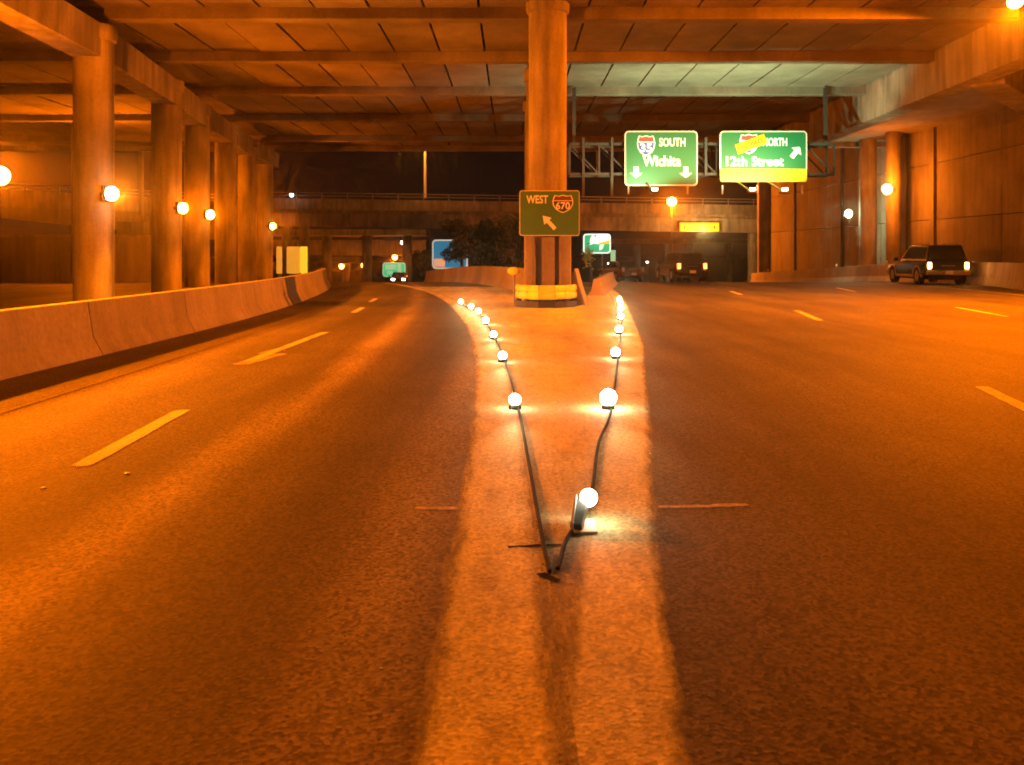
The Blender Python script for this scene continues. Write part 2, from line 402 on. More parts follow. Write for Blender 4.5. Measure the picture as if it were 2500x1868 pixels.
for (x,y,r), s in zip(LC, nm): column(x, y, r, ZC-.52, s, group='row of columns behind the left barrier')
column(-11.6, 19.3, .53, ZC-.52, 'concrete column at the left picture edge carrying the first lamp', group='row of columns behind the left barrier')
CY = 24.75; CXX = .98
column(CXX, CY, .52, ZC+.16, 'thick centre column behind the West 670 sign and yellow crash cushion', group='centre row of columns')
column(CXX+.02, 31.2, .52, ZC-.5, 'column hidden right behind the centre column, its rim showing at the left', group='centre row of columns')
column(CXX+.05, 37.7, .5, ZC-.5, 'farther column in line behind the centre column', group='centre row of columns')
column(22.5, 53.2, .42, ZC+1.2, 'column behind the right barrier bearing the bright orange lamp', group='columns behind the right barrier')
column(22.35, 56.6, .52, ZC+1.25, 'column with flared capital beside the lamp column behind the right barrier', group='columns behind the right barrier')

# lining at the foot of the centre column: two posts and a board between them
lin = thing('column_guard', (CXX,CY-.6,0), 'timber posts and board set against the foot of the centre column below the West sign', 'guard')
for dx, w in ((-.50,.15),(.44,.16)):
    MB().box(CXX+dx-w, CXX+dx+w, CY-.72, CY-.42, 0, 1.95).build('post', M['conc'], lin, bevel=.03)
MB().box(CXX-.17, CXX+.17, CY-.66, CY-.56, .3, 1.85).build('board', M['conc_wall'], lin, bevel=.01)
MB().box(CXX-.34, CXX+.27, CY-.54, CY-.5, .2, 1.9).build('back_plate', M['conc_wall'], lin)

# ------------------------------------------------------------------ barriers
PROF = [(-.30,0),(-.30,.07),(-.17,.30),(-.09,.80),(.09,.80),(.17,.30),(.30,.07),(.30,0)]
def barrier(pts, label, scale=1.0, seg=3.6, cat='barrier', hs=1.0):
    P = smooth_path(pts, 10); t = thing('concrete_barrier', (P[0][0],P[0][1],0), label, cat)
    L = [0]
    for a, b in zip(P, P[1:]): L.append(L[-1]+math.dist(a,b))
    def pos(s_):
        for i in range(len(P)-1):
            if L[i] <= s_ <= L[i+1]+1e-6:
                u = (s_-L[i])/(L[i+1]-L[i]); return (P[i][0]+(P[i+1][0]-P[i][0])*u, P[i][1]+(P[i+1][1]-P[i][1])*u)
        return P[-1]
    n = max(1, round(L[-1]/seg)); sl = L[-1]/n
    for k in range(n):
        a, b = k*sl+.006, (k+1)*sl-.006; path = []
        for i in range(5):
            q = pos(a+(b-a)*i/4); path.append((q[0], q[1], gz(q[1])-.05))
        MB().sweep(path, [(x*scale, z*hs) for x,z in PROF]).build('barrier_section', M['conc_barrier'], t, bevel=.015)
    return t
barrier([(-6.0,-2),(-6.0,9),(-5.98,14),(-6.0,18),(-6.2,23),(-6.7,29),(-7.6,36),(-9.0,43),(-10.6,50),(-12.6,58),(-15,66)],
        'long concrete jersey barrier along the left road, curving away', seg=3.6, hs=1.0)
barrier([(18.8,26),(19.7,34),(20.9,38.5),(21.6,43),(21.6,50),(21.5,60),(21.7,72),(21.9,82)],
        'concrete barrier along the right shoulder behind the dark truck', hs=1.35, seg=4.5)
gb = barrier([(1.6,29),(-.8,40),(-3.2,52),(-6,64)], 'concrete barrier running off from behind the centre column to the left road', hs=1.12, seg=4)
barrier([(2.8,30),(4.6,42),(6.2,56)], 'low concrete barrier running off behind the centre column beside the right road', hs=.75, seg=4)

# small reflectors on top of the right barrier
for y in (45.6, 52, 60, 68, 76):
    x = 21.6
    t = thing('barrier_reflector', (x,y,gz(y)+1.02), 'small reflector tab on top of the right barrier, '+{45.6:'just left of the truck roof',52:'below the orange lamp',60:'below the small white lamp',68:'below the gantry end',76:'at the far end'}[y], 'reflector', 'reflectors on the right barrier')
    MB().box(x-.02,x+.02,y-.01,y+.01,gz(y)+1.02,gz(y)+1.2).build('stem', M['steel'], t)
    MB().box(x-.06,x+.06,y-.025,y-.012,gz(y)+1.1,gz(y)+1.25).build('face', M['white'], t)

# ------------------------------------------------------------------ right retaining wall
wall = thing('retaining_wall', (23.5,50,0), 'tall panelled concrete retaining wall behind the right barrier', 'wall')
WX = 23.9
ywall = [26+3.6*i for i in range(16)]
for i, y in enumerate(ywall):
    for z0, z1 in ((-3.2,3.3),(3.34,6.5),(6.54,10.6)):
        inset = .10 if i in (6,10,13) else random.uniform(0,.02)
        MB().box(WX+inset, WX+.6, y+.03, y+3.57, z0, z1).build('wall_panel', M['conc_wall'], wall)
    if i in (3,7,8,11,14): MB().box(WX-.07, WX+.3, y-.25, y+.25, -3.2, 10.3).build('pilaster', M['conc_wall'], wall)
MB().box(WX+.62, WX+1.2, 25, 84, -3.2, 10.9).build('backing', M['darksteel'], wall)
yE = 26+3.6*16
MB().box(WX-1.0, WX+.9, yE, yE+.6, -4, 11).build('end_pier', M['conc'], wall, bevel=.03)

# ------------------------------------------------------------------ lamps
def wall_lamp(x, y, z, label, power, lens='sodium', col=SODIUM, r=.17, dirx=1, group='lamps on the columns', omni=True, off=.16, dy=.30):
    t = thing('wall_lamp', (x,y,z), label, 'lamp', group)
    MB().box(x-dirx*.22, x-dirx*.10, y-.14, y+.14, z-.2, z+.22).build('housing', M['darksteel'], t, bevel=.02)
    MB().box(x-dirx*.42, x-dirx*.21, y-.05, y+.05, z-.05, z+.05).build('bracket', M['darksteel'], t)
    d = Vector((dirx*.55,-.83,-.05)).normalized(); c = Vector((x,y,z)); r = r*1.05
    MB().cyl(c-d*.16, c-d*.02, r*1.15, r*1.15, 20).build('rim', M['darksteel'], t, smooth=True)
    MB().ball(c+d*.02, r, 14, 10, (1,1,1.1)).build('lens', M[lens], t, smooth=True)
    if power and omni: lamp('lamp_light', (x+dirx*off, y-dy, z), power, col, t, .12)
    elif power: lamp('lamp_light', (x+dirx*.24, y-.12, z), power, col, t, .10, spot=math.radians(172), aim=(dirx,-.45,-.5), blend=.25)
    return t
LZ = 3.05
ll = [('first sodium lamp, at the left picture edge', -10.78, 19.0, 'sodium', 4300), ('greenish white lamp on the edge of the widest left column', -11.0, 24.75, 'mercury', 3400),
      ('orange lamp between the second and third left columns', -11.95, 32.7, 'sodium', 3000), ('lamp between the third and fourth left columns', -12.8, 38.2, 'sodium', 2600),
      ('small orange lamp on the last left column, next to the far bridge', -14.5, 54.6, 'sodium', 2200)]
for s_, x, y, ln, pw in ll:
    wall_lamp(x, y, LZ, s_, pw, ln, (1.0,.24,.01) if ln == 'mercury' else SODIUM, group='lamps on the left columns', omni=(y < 20))
x, y = -21.6, 45.3
column(x, y, .5, ZC-.1, 'column standing out of sight behind the widest left column', group='hidden columns')
wall_lamp(x+.8, y-.3, 4.6, 'sodium lamp out of sight behind the widest left column', 3600, group='hidden lamps')
# the same row goes on beside and behind the camera
for x, y in ((-10.9, 12.4), (-10.9, 5.0)):
    wall_lamp(x, y, LZ+1.2, ('sodium lamp of the left row just outside the picture' if y > 8 else 'sodium lamp of the left row beside the viewer, outside the picture'), (17000 if y > 8 else 2600), 'sodium', SODIUM, omni=False, group='lamps of the left row outside the picture')
p = at(2166, 462, 52.6); wall_lamp(p.x, p.y, p.z, 'bright orange lamp on the right column above the dark truck', 1200, dirx=-1, group='lamps on the right side', r=.26, off=.5, dy=1.0)
p = at(2072, 522, 58); wall_lamp(p.x, p.y, p.z, 'small white lamp on the right retaining wall left of the columns', 500, 'mercury', MERCURY, dirx=-1, group='lamps on the right side', r=.22)
p = at(2478, 6, 23.5); t = thing('ceiling_lamp', p, 'orange lamp hung under the overpass at the top right corner', 'lamp')
MB().cyl(p+Vector((0,0,.2)), (p.x,p.y,ZC+.3), .03).build('stem', M['darksteel'], t)
MB().lathe([(.06,.3),(.2,.22),(.24,.1),(.24,.06)], p, 18).build('shade', M['darksteel'], t, smooth=True)
MB().ball(p, .19, 14, 8, (1,1,.8)).build('lens', M['sodium'], t, smooth=True)
lamp('lamp_light', p-Vector((0,0,.22)), 32000, SODIUM, t, .15, spot=math.radians(148), aim=(-.5,.1,-1), blend=.4)

# ------------------------------------------------------------------ lettering and sign pieces
def text_mesh(txt, x0, x1, z0, z1, y, mat, parent, name='lettering', bold=.02, depth=.008):
    c = bpy.data.curves.new('t', 'FONT'); c.body = txt; c.size = 1; c.offset = bold; c.extrude = .01; c.resolution_u = 3
    o = bpy.data.objects.new('t', c); COL.objects.link(o)
    dg = bpy.context.evaluated_depsgraph_get(); dg.update()
    me = bpy.data.meshes.new_from_object(o.evaluated_get(dg)); bpy.data.objects.remove(o)
    xs = [v.co.x for v in me.vertices]; ys = [v.co.y for v in me.vertices]
    sx = (x1-x0)/(max(xs)-min(xs)); sy = (z1-z0)/(max(ys)-min(ys)); mx, my = min(xs), min(ys)
    off = Vector((0,0,0)); p = parent
    while p is not None: off += p.location; p = p.parent
    for v in me.vertices:
        x, yy, zz = v.co
        v.co = Vector((x0+(x-mx)*sx, y-depth/2+(-zz/.01)*depth/2, z0+(yy-my)*sy))-off
    me.materials.clear(); me.materials.append(mat); me.update()
    ob = bpy.data.objects.new(name, me); COL.objects.link(ob); ob.parent = parent
    return ob
SHIELD = [(-.80,.95),(-.93,.62),(-1,.22),(-.93,-.2),(-.68,-.6),(-.33,-.85),(0,-1),(.33,-.85),(.68,-.6),(.93,-.2),(1,.22),(.93,.62),(.80,.95),(.42,.86),(0,.98),(-.42,.86)]
def clip(poly, z, keep_above):
    out = []
    for (a, b) in zip(poly, poly[1:]+poly[:1]):
        ia = (a[1] >= z) == keep_above; ib = (b[1] >= z) == keep_above
        if ia: out.append(a)
        if ia != ib: t = (z-a[1])/(b[1]-a[1]); out.append((a[0]+(b[0]-a[0])*t, z))
    return out
def shield(cx, cz, w, h, y, num, parent):
    sc = lambda P, k: [(cx+x*w/2*k, cz+z*h/2*k) for x, z in P]
    sh = MB().prism_xz(sc(SHIELD,1), y-.010, y).build('shield', M['white'], parent)
    MB().prism_xz(sc(clip(SHIELD,.42,True),.9), y-.015, y-.0105).build('shield_top', M['dullred'] if num == '670' else M['red'], sh)
    MB().prism_xz(sc(clip(SHIELD,.32,False),.9), y-.015, y-.0105).build('shield_field', M['blue'], sh)
    if num: text_mesh(num, cx-w*.34, cx+w*.34, cz-h*.30, cz+h*.10, y-.0155, M['white'], sh, 'number', .02, .004)
ARROW = [(0,1),(-.8,.15),(-.3,.15),(-.3,-1),(.3,-1),(.3,.15),(.8,.15)]
def arrow(cx, cz, size, ang, y, parent, wide=1.0, long=1.0):
    ca, sa = math.cos(ang), math.sin(ang); P = []
    for x, z in ARROW:
        x *= size*wide; z *= size*long; P.append((cx+x*ca-z*sa, cz+x*sa+z*ca))
    MB().prism_xz(P, y-.008, y).build('arrow', M['white'], parent)
def rrect(x0, x1, z0, z1, r, n=5):
    P = []
    for cx, cz, a0 in ((x1-r,z1-r,0),(x0+r,z1-r,90),(x0+r,z0+r,180),(x1-r,z0+r,270)):
        for i in range(n+1): a = math.radians(a0+90*i/n); P.append((cx+r*math.cos(a), cz+r*math.sin(a)))
    return P
def sign(x0, x1, z0, z1, y, label, r=.16, b=.05, group=None, panels=3):
    t = thing('highway_sign', ((x0+x1)/2, y, z0), label, 'road sign', group)
    MB().prism_xz(rrect(x0,x1,z0,z1,r), y-.02, y+.03).build('border', M['alu'], t)
    MB().prism_xz(rrect(x0+b,x1-b,z0+b,z1-b,r*.75), y-.026, y-.0205).build('panel', M['green'], t)
    for k in range(2):
        zz = z0+(z1-z0)*(.25+.5*k); MB().box(x0+.1,x1-.1,y+.032,y+.09,zz-.05,zz+.05).build('stiffener', M['steel'], t)
    return t, y-.027
GY = 36.0
def X(px): return (px-CX)/F*GY
def Z(py): return CAM_H+(HZ-py)/F*GY
t, fy = sign(X(1525), X(1703), Z(454), Z(320), GY, 'green overhead sign reading South and Wichita with two down arrows')
shield(X(1577), Z(356), X(1599)-X(1555), Z(330)-Z(382), fy, '35', t)
text_mesh('SOUTH', X(1609), X(1673), Z(358), Z(337), fy, M['white'], t, bold=.022)
text_mesh('Wichita', X(1569), X(1662), Z(406), Z(380), fy, M['white'], t, bold=.022)
for px in (1553, 1674): arrow(X(px), Z(421), .25, math.pi, fy, t, 1.25, .9)
t, fy = sign(X(1757), X(1970), Z(444), Z(320), GY, 'green overhead sign reading North 12th Street over a blank yellow strip')
MB().prism_xz(rrect(X(1758),X(1968),Z(444),Z(413),.06), fy-.03, fy-.002).build('yellow_strip', M['yellow'], t)
shield(X(1828), Z(352), X(1850)-X(1804), Z(328)-Z(378), fy, '35', t)
text_mesh('NORTH', X(1862), X(1921), Z(357), Z(337), fy, M['white'], t, bold=.022)
text_mesh('12th Street', X(1772), X(1913), Z(406), Z(382), fy, M['white'], t, bold=.022)
arrow(X(1942), Z(372), .28, math.radians(-38), fy, t, 1.1, .95)
# orange strip over the shield
ca, sa = math.cos(math.radians(21)), math.sin(math.radians(21)); bx, bz = X(1833), Z(352)
rc = lambda u, v: (bx+u*ca-v*sa, bz+u*sa+v*ca)
bn = MB().prism_xz([rc(-.62,-.2), rc(.62,-.2), rc(.62,.2), rc(-.62,.2)], fy-.03, fy-.02).build('orange_overlay', M['orange'], t)
tm = text_mesh('CLOSED', -.46, .46, -.08, .08, fy-.031, M['black'], t, 'lettering', .0)
for v in tm.data.vertices:
    w = v.co+t.location; u, q = w.x, w.z; a = rc(u, q); v.co = Vector((a[0], w.y, a[1]))-t.location
# sign on the centre column
WY = CY-.78
xw = lambda px: (px-CX)/F*WY
zw = lambda py: CAM_H+(HZ-py)/F*WY
t, fy = sign(xw(1268), xw(1415), zw(576), zw(465), WY, 'dark green sign reading West 670 with a slanting arrow on the centre column', r=.07, b=.022)
text_mesh('WEST', xw(1285), xw(1338), zw(497), zw(477), fy, M['white'], t, bold=.02)
shield(xw(1374), zw(498), xw(1400)-xw(1349), zw(475)-zw(520), fy, '670', t)
[o for o in t.children if o.name.startswith('panel')][0].data.materials[0] = M['olive']
arrow(xw(1340), zw(543), .22, math.radians(43), fy, t, .75, 1.1)

# ------------------------------------------------------------------ sign gantry
gt = thing('sign_gantry', (X(1720), GY+.5, Z(425)), 'steel lattice gantry carrying the two green overhead signs', 'gantry')
xa, xb = X(1392), X(2042); zt, zb = Z(350), Z(424)
for yy in (GY+.25, GY+1.15):
    for zz in (zt, zb): MB().bar((xa,yy,zz),(xb,yy,zz), .11).build('chord', M['gantry'], gt)
    n = 9; prev = None
    for i in range(n+1):
        x = xa+(xb-xa)*i/n
        MB().bar((x,yy,zb),(x,yy,zt), .07).build('lattice_post', M['gantry'], gt)
        if prev is not None: MB().bar((prev,yy+.03,zt),(x,yy+.03,zb), .055).build('diagonal', M['gantry'], gt)
        prev = x
for i in range(5):
    x = xa+(xb-xa)*i/4
    for zz in (zt, zb): MB().bar((x,GY+.25,zz),(x,GY+1.15,zz), .06).build('cross_tie', M['gantry'], gt)
for px in (1425, 1495, 1725): MB().bar((X(px),GY+.15,Z(478) if px<1600 else Z(430)),(X(px),GY+.15,Z(335)), .1).build('hanger', M['gantry'], gt)
for x in (xa+.2, xb-.2): MB().bar((x,GY+.7,zt),(x,GY+.7,ZC-.1), .14).build('ceiling_hanger', M['gantry'], gt)
# luminaire arms below the signs
for px, nm_ in ((1598,'under the South Wichita sign'), (1836,'under the middle of the 12th Street sign'), (1915,'under the outer half of the 12th Street sign')):
    p = Vector((X(px)*33.9/36, 33.9, CAM_H+(HZ-463)/F*33.9))
    l_ = thing('sign_light', p, 'white sign lamp on an arm '+nm_, 'lamp', 'lamps lighting the overhead signs')
    MB().bar((p.x,p.y+.2,p.z-.05),(p.x,GY+.2,zb-.3), .05).build('arm', M['steel'], l_)
    MB().box(p.x-.16,p.x+.16,p.y-.1,p.y+.16,p.z-.14,p.z-.045).build('housing', M['darksteel'], l_, bevel=.02)
    MB().box(p.x-.10,p.x+.10,p.y-.12,p.y-.02,p.z-.04,p.z+.06).build('lens', M['mercury'], l_, bevel=.02)
    lamp('lamp_light', (p.x,p.y-.05,p.z+.16), 900, MERCURY, l_, .06, spot=math.radians(138), aim=(-.08,.48,1), blend=.3)
for i, px in enumerate((1535, 1680, 1765, 1850, 1960)):
    MB().bar((X(px),GY+.1,Z(452)),(X(px),GY+.1,Z(474)), .06).build('bracket', M['steel'], gt)

# ------------------------------------------------------------------ marker lamps and cables in the gore
LM = [g(1257,1000), g(1227,885), g(1205,830), g(1186,794), g(1168,770), g(1150,757), g(1125,745)]
RM = [g(1485,1000), g(1503,877), g(1511,817), g(1515,783), g(1516,762), g(1514,748), g(1512,737)]
def cable(pts, label):
    P = smooth_path(pts, 10); t = MB(); R = random.Random(3)
    t.tube([(x, y, .013) for x, y in P], .011, 6)
    return tag(t.build('power_cable', M['rubber'], smooth=True), label, 'cable')
ends = [g(1342,1402), g(1322,1310), g(1290,1130)]
cable([(p.x,p.y) for p in ends]+[(p.x+.03,p.y) for p in LM], 'black cable lying on the pavement under the left string of marker lamps')
endr = [g(1362,1395), g(1385,1320), g(1440,1225), g(1462,1085)]
cable([(p.x,p.y) for p in endr]+[(p.x+.03,p.y) for p in RM], 'black cable lying on the pavement under the right string of marker lamps')
ordw = ['first', 'second', 'third', 'fourth', 'fifth', 'sixth', 'seventh']
def marker(p, label, group, r=.062, tilt=0):
    t = thing('marker_lamp', (p.x,p.y,0.010), label, 'marker lamp', group)
    MB().lathe([(.06,.010),(.06,.028),(.05,.04),(.04,.045)], (p.x,p.y,0), 16).build('base', M['rubber'], t, smooth=True)
    MB().ball((p.x,p.y,.04+r*.9), r, 12, 7).build('lens', M['led'], t, smooth=True)
    lamp('lamp_light', (p.x,p.y-r*1.3,.05+r), 125, (1,.80,.36), t, .03, spot=math.radians(44), aim=(0,-1,.20), blend=.8)     # faces oncoming traffic
for i, p in enumerate(LM): marker(p, f'{ordw[i]} white marker lamp from the viewer in the left string', 'left string of marker lamps', .055 if i < 3 else .062)
for i, p in enumerate(RM): marker(p, f'{ordw[i+1] if i<6 else "last"} white marker lamp from the viewer in the right string', 'right string of marker lamps', .078 if i == 0 else .062)
# nearest lamp: a floodlight tipped over on its clear plate
p = g(1425,1290)
t = thing('marker_lamp', (p.x,p.y,.01), 'closest marker lamp, tipped on its clear plate at the tip of the right string', 'marker lamp', 'right string of marker lamps')
MB().bar((p.x-.065,p.y-.10,.03),(p.x-.035,p.y+.06,.13), .012, .09).build('clear_plate', M['clear'], t)
MB().bar((p.x-.045,p.y-.09,.03),(p.x+.0,p.y+.06,.12), .06, .05).build('body', M['darksteel'], t)
MB().ball((p.x+.03,p.y+.05,.145), .046, 16, 10).build('lens', M['led'], t, smooth=True)
lamp('lamp_light', (p.x+.03,p.y-.02,.17), 60, (1,.80,.36), t, .03, spot=math.radians(44), aim=(0,-1,.25), blend=.8)
MB().cyl((p.x+.035,p.y+.12,.15),(p.x+.07,p.y+.34,.06), .03, .016, 10).build('plug', M['rubber'], t, smooth=True)
MB().box(p.x-.06,p.x+.06,p.y-.12,p.y+.1,.011,.02).build('foot', M['clear'], t)

for (px, py), lb, sz in (((310,1157),'small pale scrap of litter on the left lane below the long dash',.022), ((108,1192),'tiny pale scrap near the left picture edge on the road',.018), ((930,1634),'tiny bright chip on the dark left lane near the viewer',.006)):
    p = g(px, py); R = random.Random(px); mb = MB(); N = 7
    top = [(p.x+math.cos(6.28*i/N)*sz*R.uniform(.6,1.2), p.y+math.sin(6.28*i/N)*sz*R.uniform(.5,1), .004+R.uniform(.002,.3)*sz) for i in range(N)]
    mb.add(top+[(x,y,.002) for x,y,z in top]+[(p.x,p.y,.004+sz*.35)], [(i,(i+1)%N,2*N) for i in range(N)]+[(i,N+i,N+(i+1)%N,(i+1)%N) for i in range(N)])
    tag(mb.build('litter_scrap', M['white']), lb, 'litter')

# ------------------------------------------------------------------ crash cushion at the centre column
q = Vector((CXX-.12, CY-1.0, 0))
cu = thing('crash_cushion', q, 'yellow faceted crash cushion wrapped round the foot of the centre column', 'crash cushion')
nose = [(-.74,.60),(-.68,.10),(-.46,-.26),(-.16,-.52),(.24,-.52),(.52,-.26),(.76,.08),(.86,.55)]
mb = MB()
for (a, b) in zip(nose, nose[1:]):
    m_ = MB(); A = Vector((q.x+a[0],q.y+a[1],0)); B = Vector((q.x+b[0],q.y+b[1],0)); d = (B-A).normalized()
    nrm = Vector((d.y,-d.x,0)); prof = [(0,.22),(.03,.27),(.03,.35),(0,.40),(.03,.45),(.03,.53),(0,.58),(-.03,.58),(-.03,.22)]
    m_.sweep([A+d*.004, B-d*.004], prof); m_.build('yellow_panel', M['cushion'], cu)
MB().sweep([(q.x+a*.97, q.y+b*.97+.02, 0) for a, b in nose], [(-.09,0),(.09,0),(.09,.16),(-.09,.16)]).build('base_rail', M['darksteel'], cu)
for k, (a, b) in enumerate(nose):
    MB().box(q.x+a*.95-.04, q.x+a*.95+.04, q.y+b*.93-.02, q.y+b*.93+.06, .02, .5).build('post', M['darksteel'], cu)
MB().box(q.x-.55, q.x+.6, q.y-.05, q.y+.45, .01, .5).build('core', M['conc_dark'], cu)
b_ = thing('leaning_board', (q.x+1.0,q.y+.35,0), 'narrow pale board leaning beside the yellow crash cushion', 'board')
MB().bar((q.x+1.12,q.y+.25,.02),(q.x+.86,q.y+.55,1.0), .14, .06).build('plank', M['conc_barrier'], b_, bevel=.02)
MB().bar((q.x+.98,q.y+.55,.01),(q.x+.80,q.y+.62,.9), .2, .05).build('back_plank', M['conc_wall'], b_, bevel=.02)
d_ = thing('delineator', (q.x-.82,q.y+.9,0), 'short post with a yellow head left of the centre column', 'delineator')
MB().cyl((q.x-.80,q.y+.9,0),(q.x-.80,q.y+.9,.82), .025).build('post', M['steel'], d_)
MB().ball((q.x-.82,q.y+.9,.93), .14, 12, 8, (1.2,.5,.8)).build('head', M['cushion'], d_, smooth=True)

# ------------------------------------------------------------------ vehicles
def vehicle(name, loc, rz, label, cat, paint, L=4.7, Wd=1.84, belt=1.06, roof=1.76, hood=1.02, gh=(.10,.30,2.55,3.35), lower=None, wheel=.37, glass='glass', lights=None, rackrails=False, plate=True, flare=None, low=.32):
    t = thing(name, loc, label, cat, rz=rz); h = Wd/2
    # lower body loft: stations along y (rear 0 -> front L)
    st = [(0.00,.50,.93,.90),(.06,.40,.97,1.0),(.5,low,1.0,1.0),(L*.5,low,1.0,1.0),(L*.74,low,1.0,1.0),(L*.92,low+.04,.97,.96),(L-.04,.42,.90,.85),(L,.5,.84,.78)]
    mb = MB(); vs = []; fs = []
    for y, zb_, k, _ in st:
        bz = belt if y < L*.68 else hood-(y-L*.68)/(L*.32)*.14
        ring = [(-h*.90*k,zb_),(-h*k,zb_+.16),(-h*k,.72),(-h*.965*k,bz-.04),(-h*.90*k,bz),(h*.90*k,bz),(h*.965*k,bz-.04),(h*k,.72),(h*k,zb_+.16),(h*.90*k,zb_)]
        vs += [(x,y,z) for x, z in ring]
    n = 10
    for k in range(len(st)-1):
        for i in range(n): fs.append((k*n+i,k*n+(i+1)%n,(k+1)*n+(i+1)%n,(k+1)*n+i))
    fs += [tuple(reversed(range(n))), tuple((len(st)-1)*n+i for i in range(n))]
    body = mb.add(vs, fs).build('body', paint, t, local=True, smooth=True, bevel=.015)
    yr0, yr1, yf1, yf0 = gh; wb, wt = h*.90, h*.72
    B = [(-wb,yr0,belt-.01),(wb,yr0,belt-.01),(wb,yf0,belt-.01),(-wb,yf0,belt-.01)]; T = [(-wt,yr1,roof),(wt,yr1,roof),(wt,yf1,roof),(-wt,yf1,roof)]
    MB().add(B+T, [(4,5,6,7),(0,1,5,4),(1,2,6,5),(2,3,7,6),(3,0,4,7)]).build('cabin', paint, t, local=True, bevel=.05)
    def pane(a, b, c, d, u0, u1, v0, v1, nm_='window'):
        a,b,c,d = map(Vector,(a,b,c,d)); nrm = (b-a).cross(d-a).normalized(); cen = (a+b+c+d)/4
        if nrm.dot(cen-Vector((0,(yr0+yf0)/2,1.4))) < 0: nrm = -nrm
        P = lambda u, v: (a*(1-u)+b*u)*(1-v)+(d*(1-u)+c*u)*v+nrm*.008
        q = [P(u0,v0),P(u1,v0),P(u1,v1),P(u0,v1)]
        MB().add(q+[x-nrm*.02 for x in q], [(0,1,2,3),(7,6,5,4),(0,4,5,1),(1,5,6,2),(2,6,7,3),(3,7,4,0)]).build(nm_, M[glass], t, local=True)
    pane(B[0],B[1],T[1],T[0],.09,.91,.12,.88,'rear_window')
    pane(B[3],B[2],T[2],T[3],.07,.93,.08,.92,'windscreen')
    for a, b, c, d in ((B[0],B[3],T[3],T[0]),(B[1],B[2],T[2],T[1])):
        for u0, u1 in ((.06,.30),(.335,.60),(.635,.93)): pane(a,b,c,d,u0,u1,.12,.86)
    for wy in (L*.19, L*.81):
        for sx in (-1, 1):
            x0 = sx*(h-.22); x1 = sx*(h+.01)
            w_ = MB().cyl((x0,wy,wheel),(x1,wy,wheel), wheel, n=24).build('wheel', M['rubber'], t, local=True, smooth=True)
            MB().cyl((x1+sx*.002,wy,wheel),(x1+sx*.012,wy,wheel), wheel*.62, wheel*.56, n=16).build('rim', M['steel'], w_, local=True)
            # arch
            m_ = MB(); N = 12; P = []
            for i in range(N+1):
                a = math.pi*(i/N); P.append((wy+math.cos(a)*(wheel+.06), wheel+math.sin(a)*(wheel+.06)))
            for (a, b) in zip(P, P[1:]): m_.bar((sx*(h+.0),a[0],a[1]),(sx*(h+.0),b[0],b[1]), .06, .07)
            m_.build('fender_flare', flare or paint, t, local=True)
    MB().box(-h*.95,h*.95,-.13,.12,.46,.66).build('rear_bumper', lower or paint, t, local=True, bevel=.04)
    MB().box(-h*.95,h*.95,L-.10,L+.12,.44,.66).build('front_bumper', lower or paint, t, local=True, bevel=.04)
    for sx in (-1,1):
        MB().box(sx*h*.985-.02 if sx>0 else sx*h*.985-.01, sx*h*.985+.01 if sx>0 else sx*h*.985+.02, .35, L-.4, .34,.46).build('sill', lower or paint, t, local=True)
        MB().box(sx*h*.80-.09, sx*h*.80+.09, -.02, .08, .74, 1.03).build('tail_lamp', lights[0], t, local=True, bevel=.02)
        MB().box(sx*h*.62-.16, sx*h*.62+.16, L-.09, L+.03, .68, .84).build('headlight', lights[1], t, local=True, bevel=.02)
        MB().box(sx*(h+.02)-.02 if sx>0 else sx*(h+.18), sx*(h+.18) if sx>0 else sx*(h+.02)+.02, L*.66, L*.66+.1, belt-.02, belt+.14).build('mirror', paint, t, local=True, bevel=.02)
    if plate: MB().box(-.17,.17,-.155,-.132,.50,.66).build('licence_plate', M['plate'], t, local=True)
    MB().box(-.3,.3,-.012,.02,.86,.9).build('tailgate_trim', M['steel'], t, local=True)
    if rackrails:
        for sx in (-1,1): MB().bar((sx*wt*.85,yr1+.2,roof+.05),(sx*wt*.85,yf1-.3,roof+.05), .04).build('roof_rail', M['darksteel'], t, local=True)
    MB().box(-h*.7,h*.7,.3,L-.3,.24,.40).build('underbody', M['black'], t, local=True)
    return t
M['plate'] = plain('licence_plate', (.8,.78,.7), .4)
M['darkgreen_paint'] = plain('dark_green_paint', (.018,.026,.014), .22, 0, .04)
M['gold_trim'] = plain('beige_trim', (.38,.30,.17), .4)
M['red_paint'] = plain('maroon_paint', (.16,.05,.03), .25)
M['black_car'] = plain('grey_paint', (.035,.033,.03), .25)
M['tail_bright'] = glow('tail_lamp_amber', (1,.45,.07), 22)
M['tail_red'] = glow('tail_lamp_red', (1,.14,.02), 16)
M['lens_off'] = plain('clear_lens', (.5,.5,.48), .15)
M['head_on'] = glow('headlight_lit', (1,.97,.85), 25)
vehicle('sport_utility_truck', (19.75,40.8,gz(42)), math.radians(-3), 'dark green truck with beige trim and lit tail lamps on the right shoulder', 'truck', M['darkgreen_paint'],
        L=4.9, Wd=2.06, lower=M['gold_trim'], flare=M['gold_trim'], lights=(M['tail_bright'], M['lens_off']), wheel=.40, rackrails=True, roof=1.82, belt=1.1)
for sx in (-.8,.8):
    lamp('tail_light', (19.75+sx,40.5,.9), 45, (1,.33,.05), None, .08, spot=math.radians(120), aim=(0,-1,-.1))
vehicle('minivan', (9.9,49.5,gz(49.5)), math.radians(6), 'dark car with glowing red tail lamps left of the right barrier end', 'car', M['black_car'],
        L=4.6, Wd=1.85, roof=1.62, belt=.98, lights=(M['tail_red'], M['lens_off']), gh=(.05,.35,2.5,3.4))
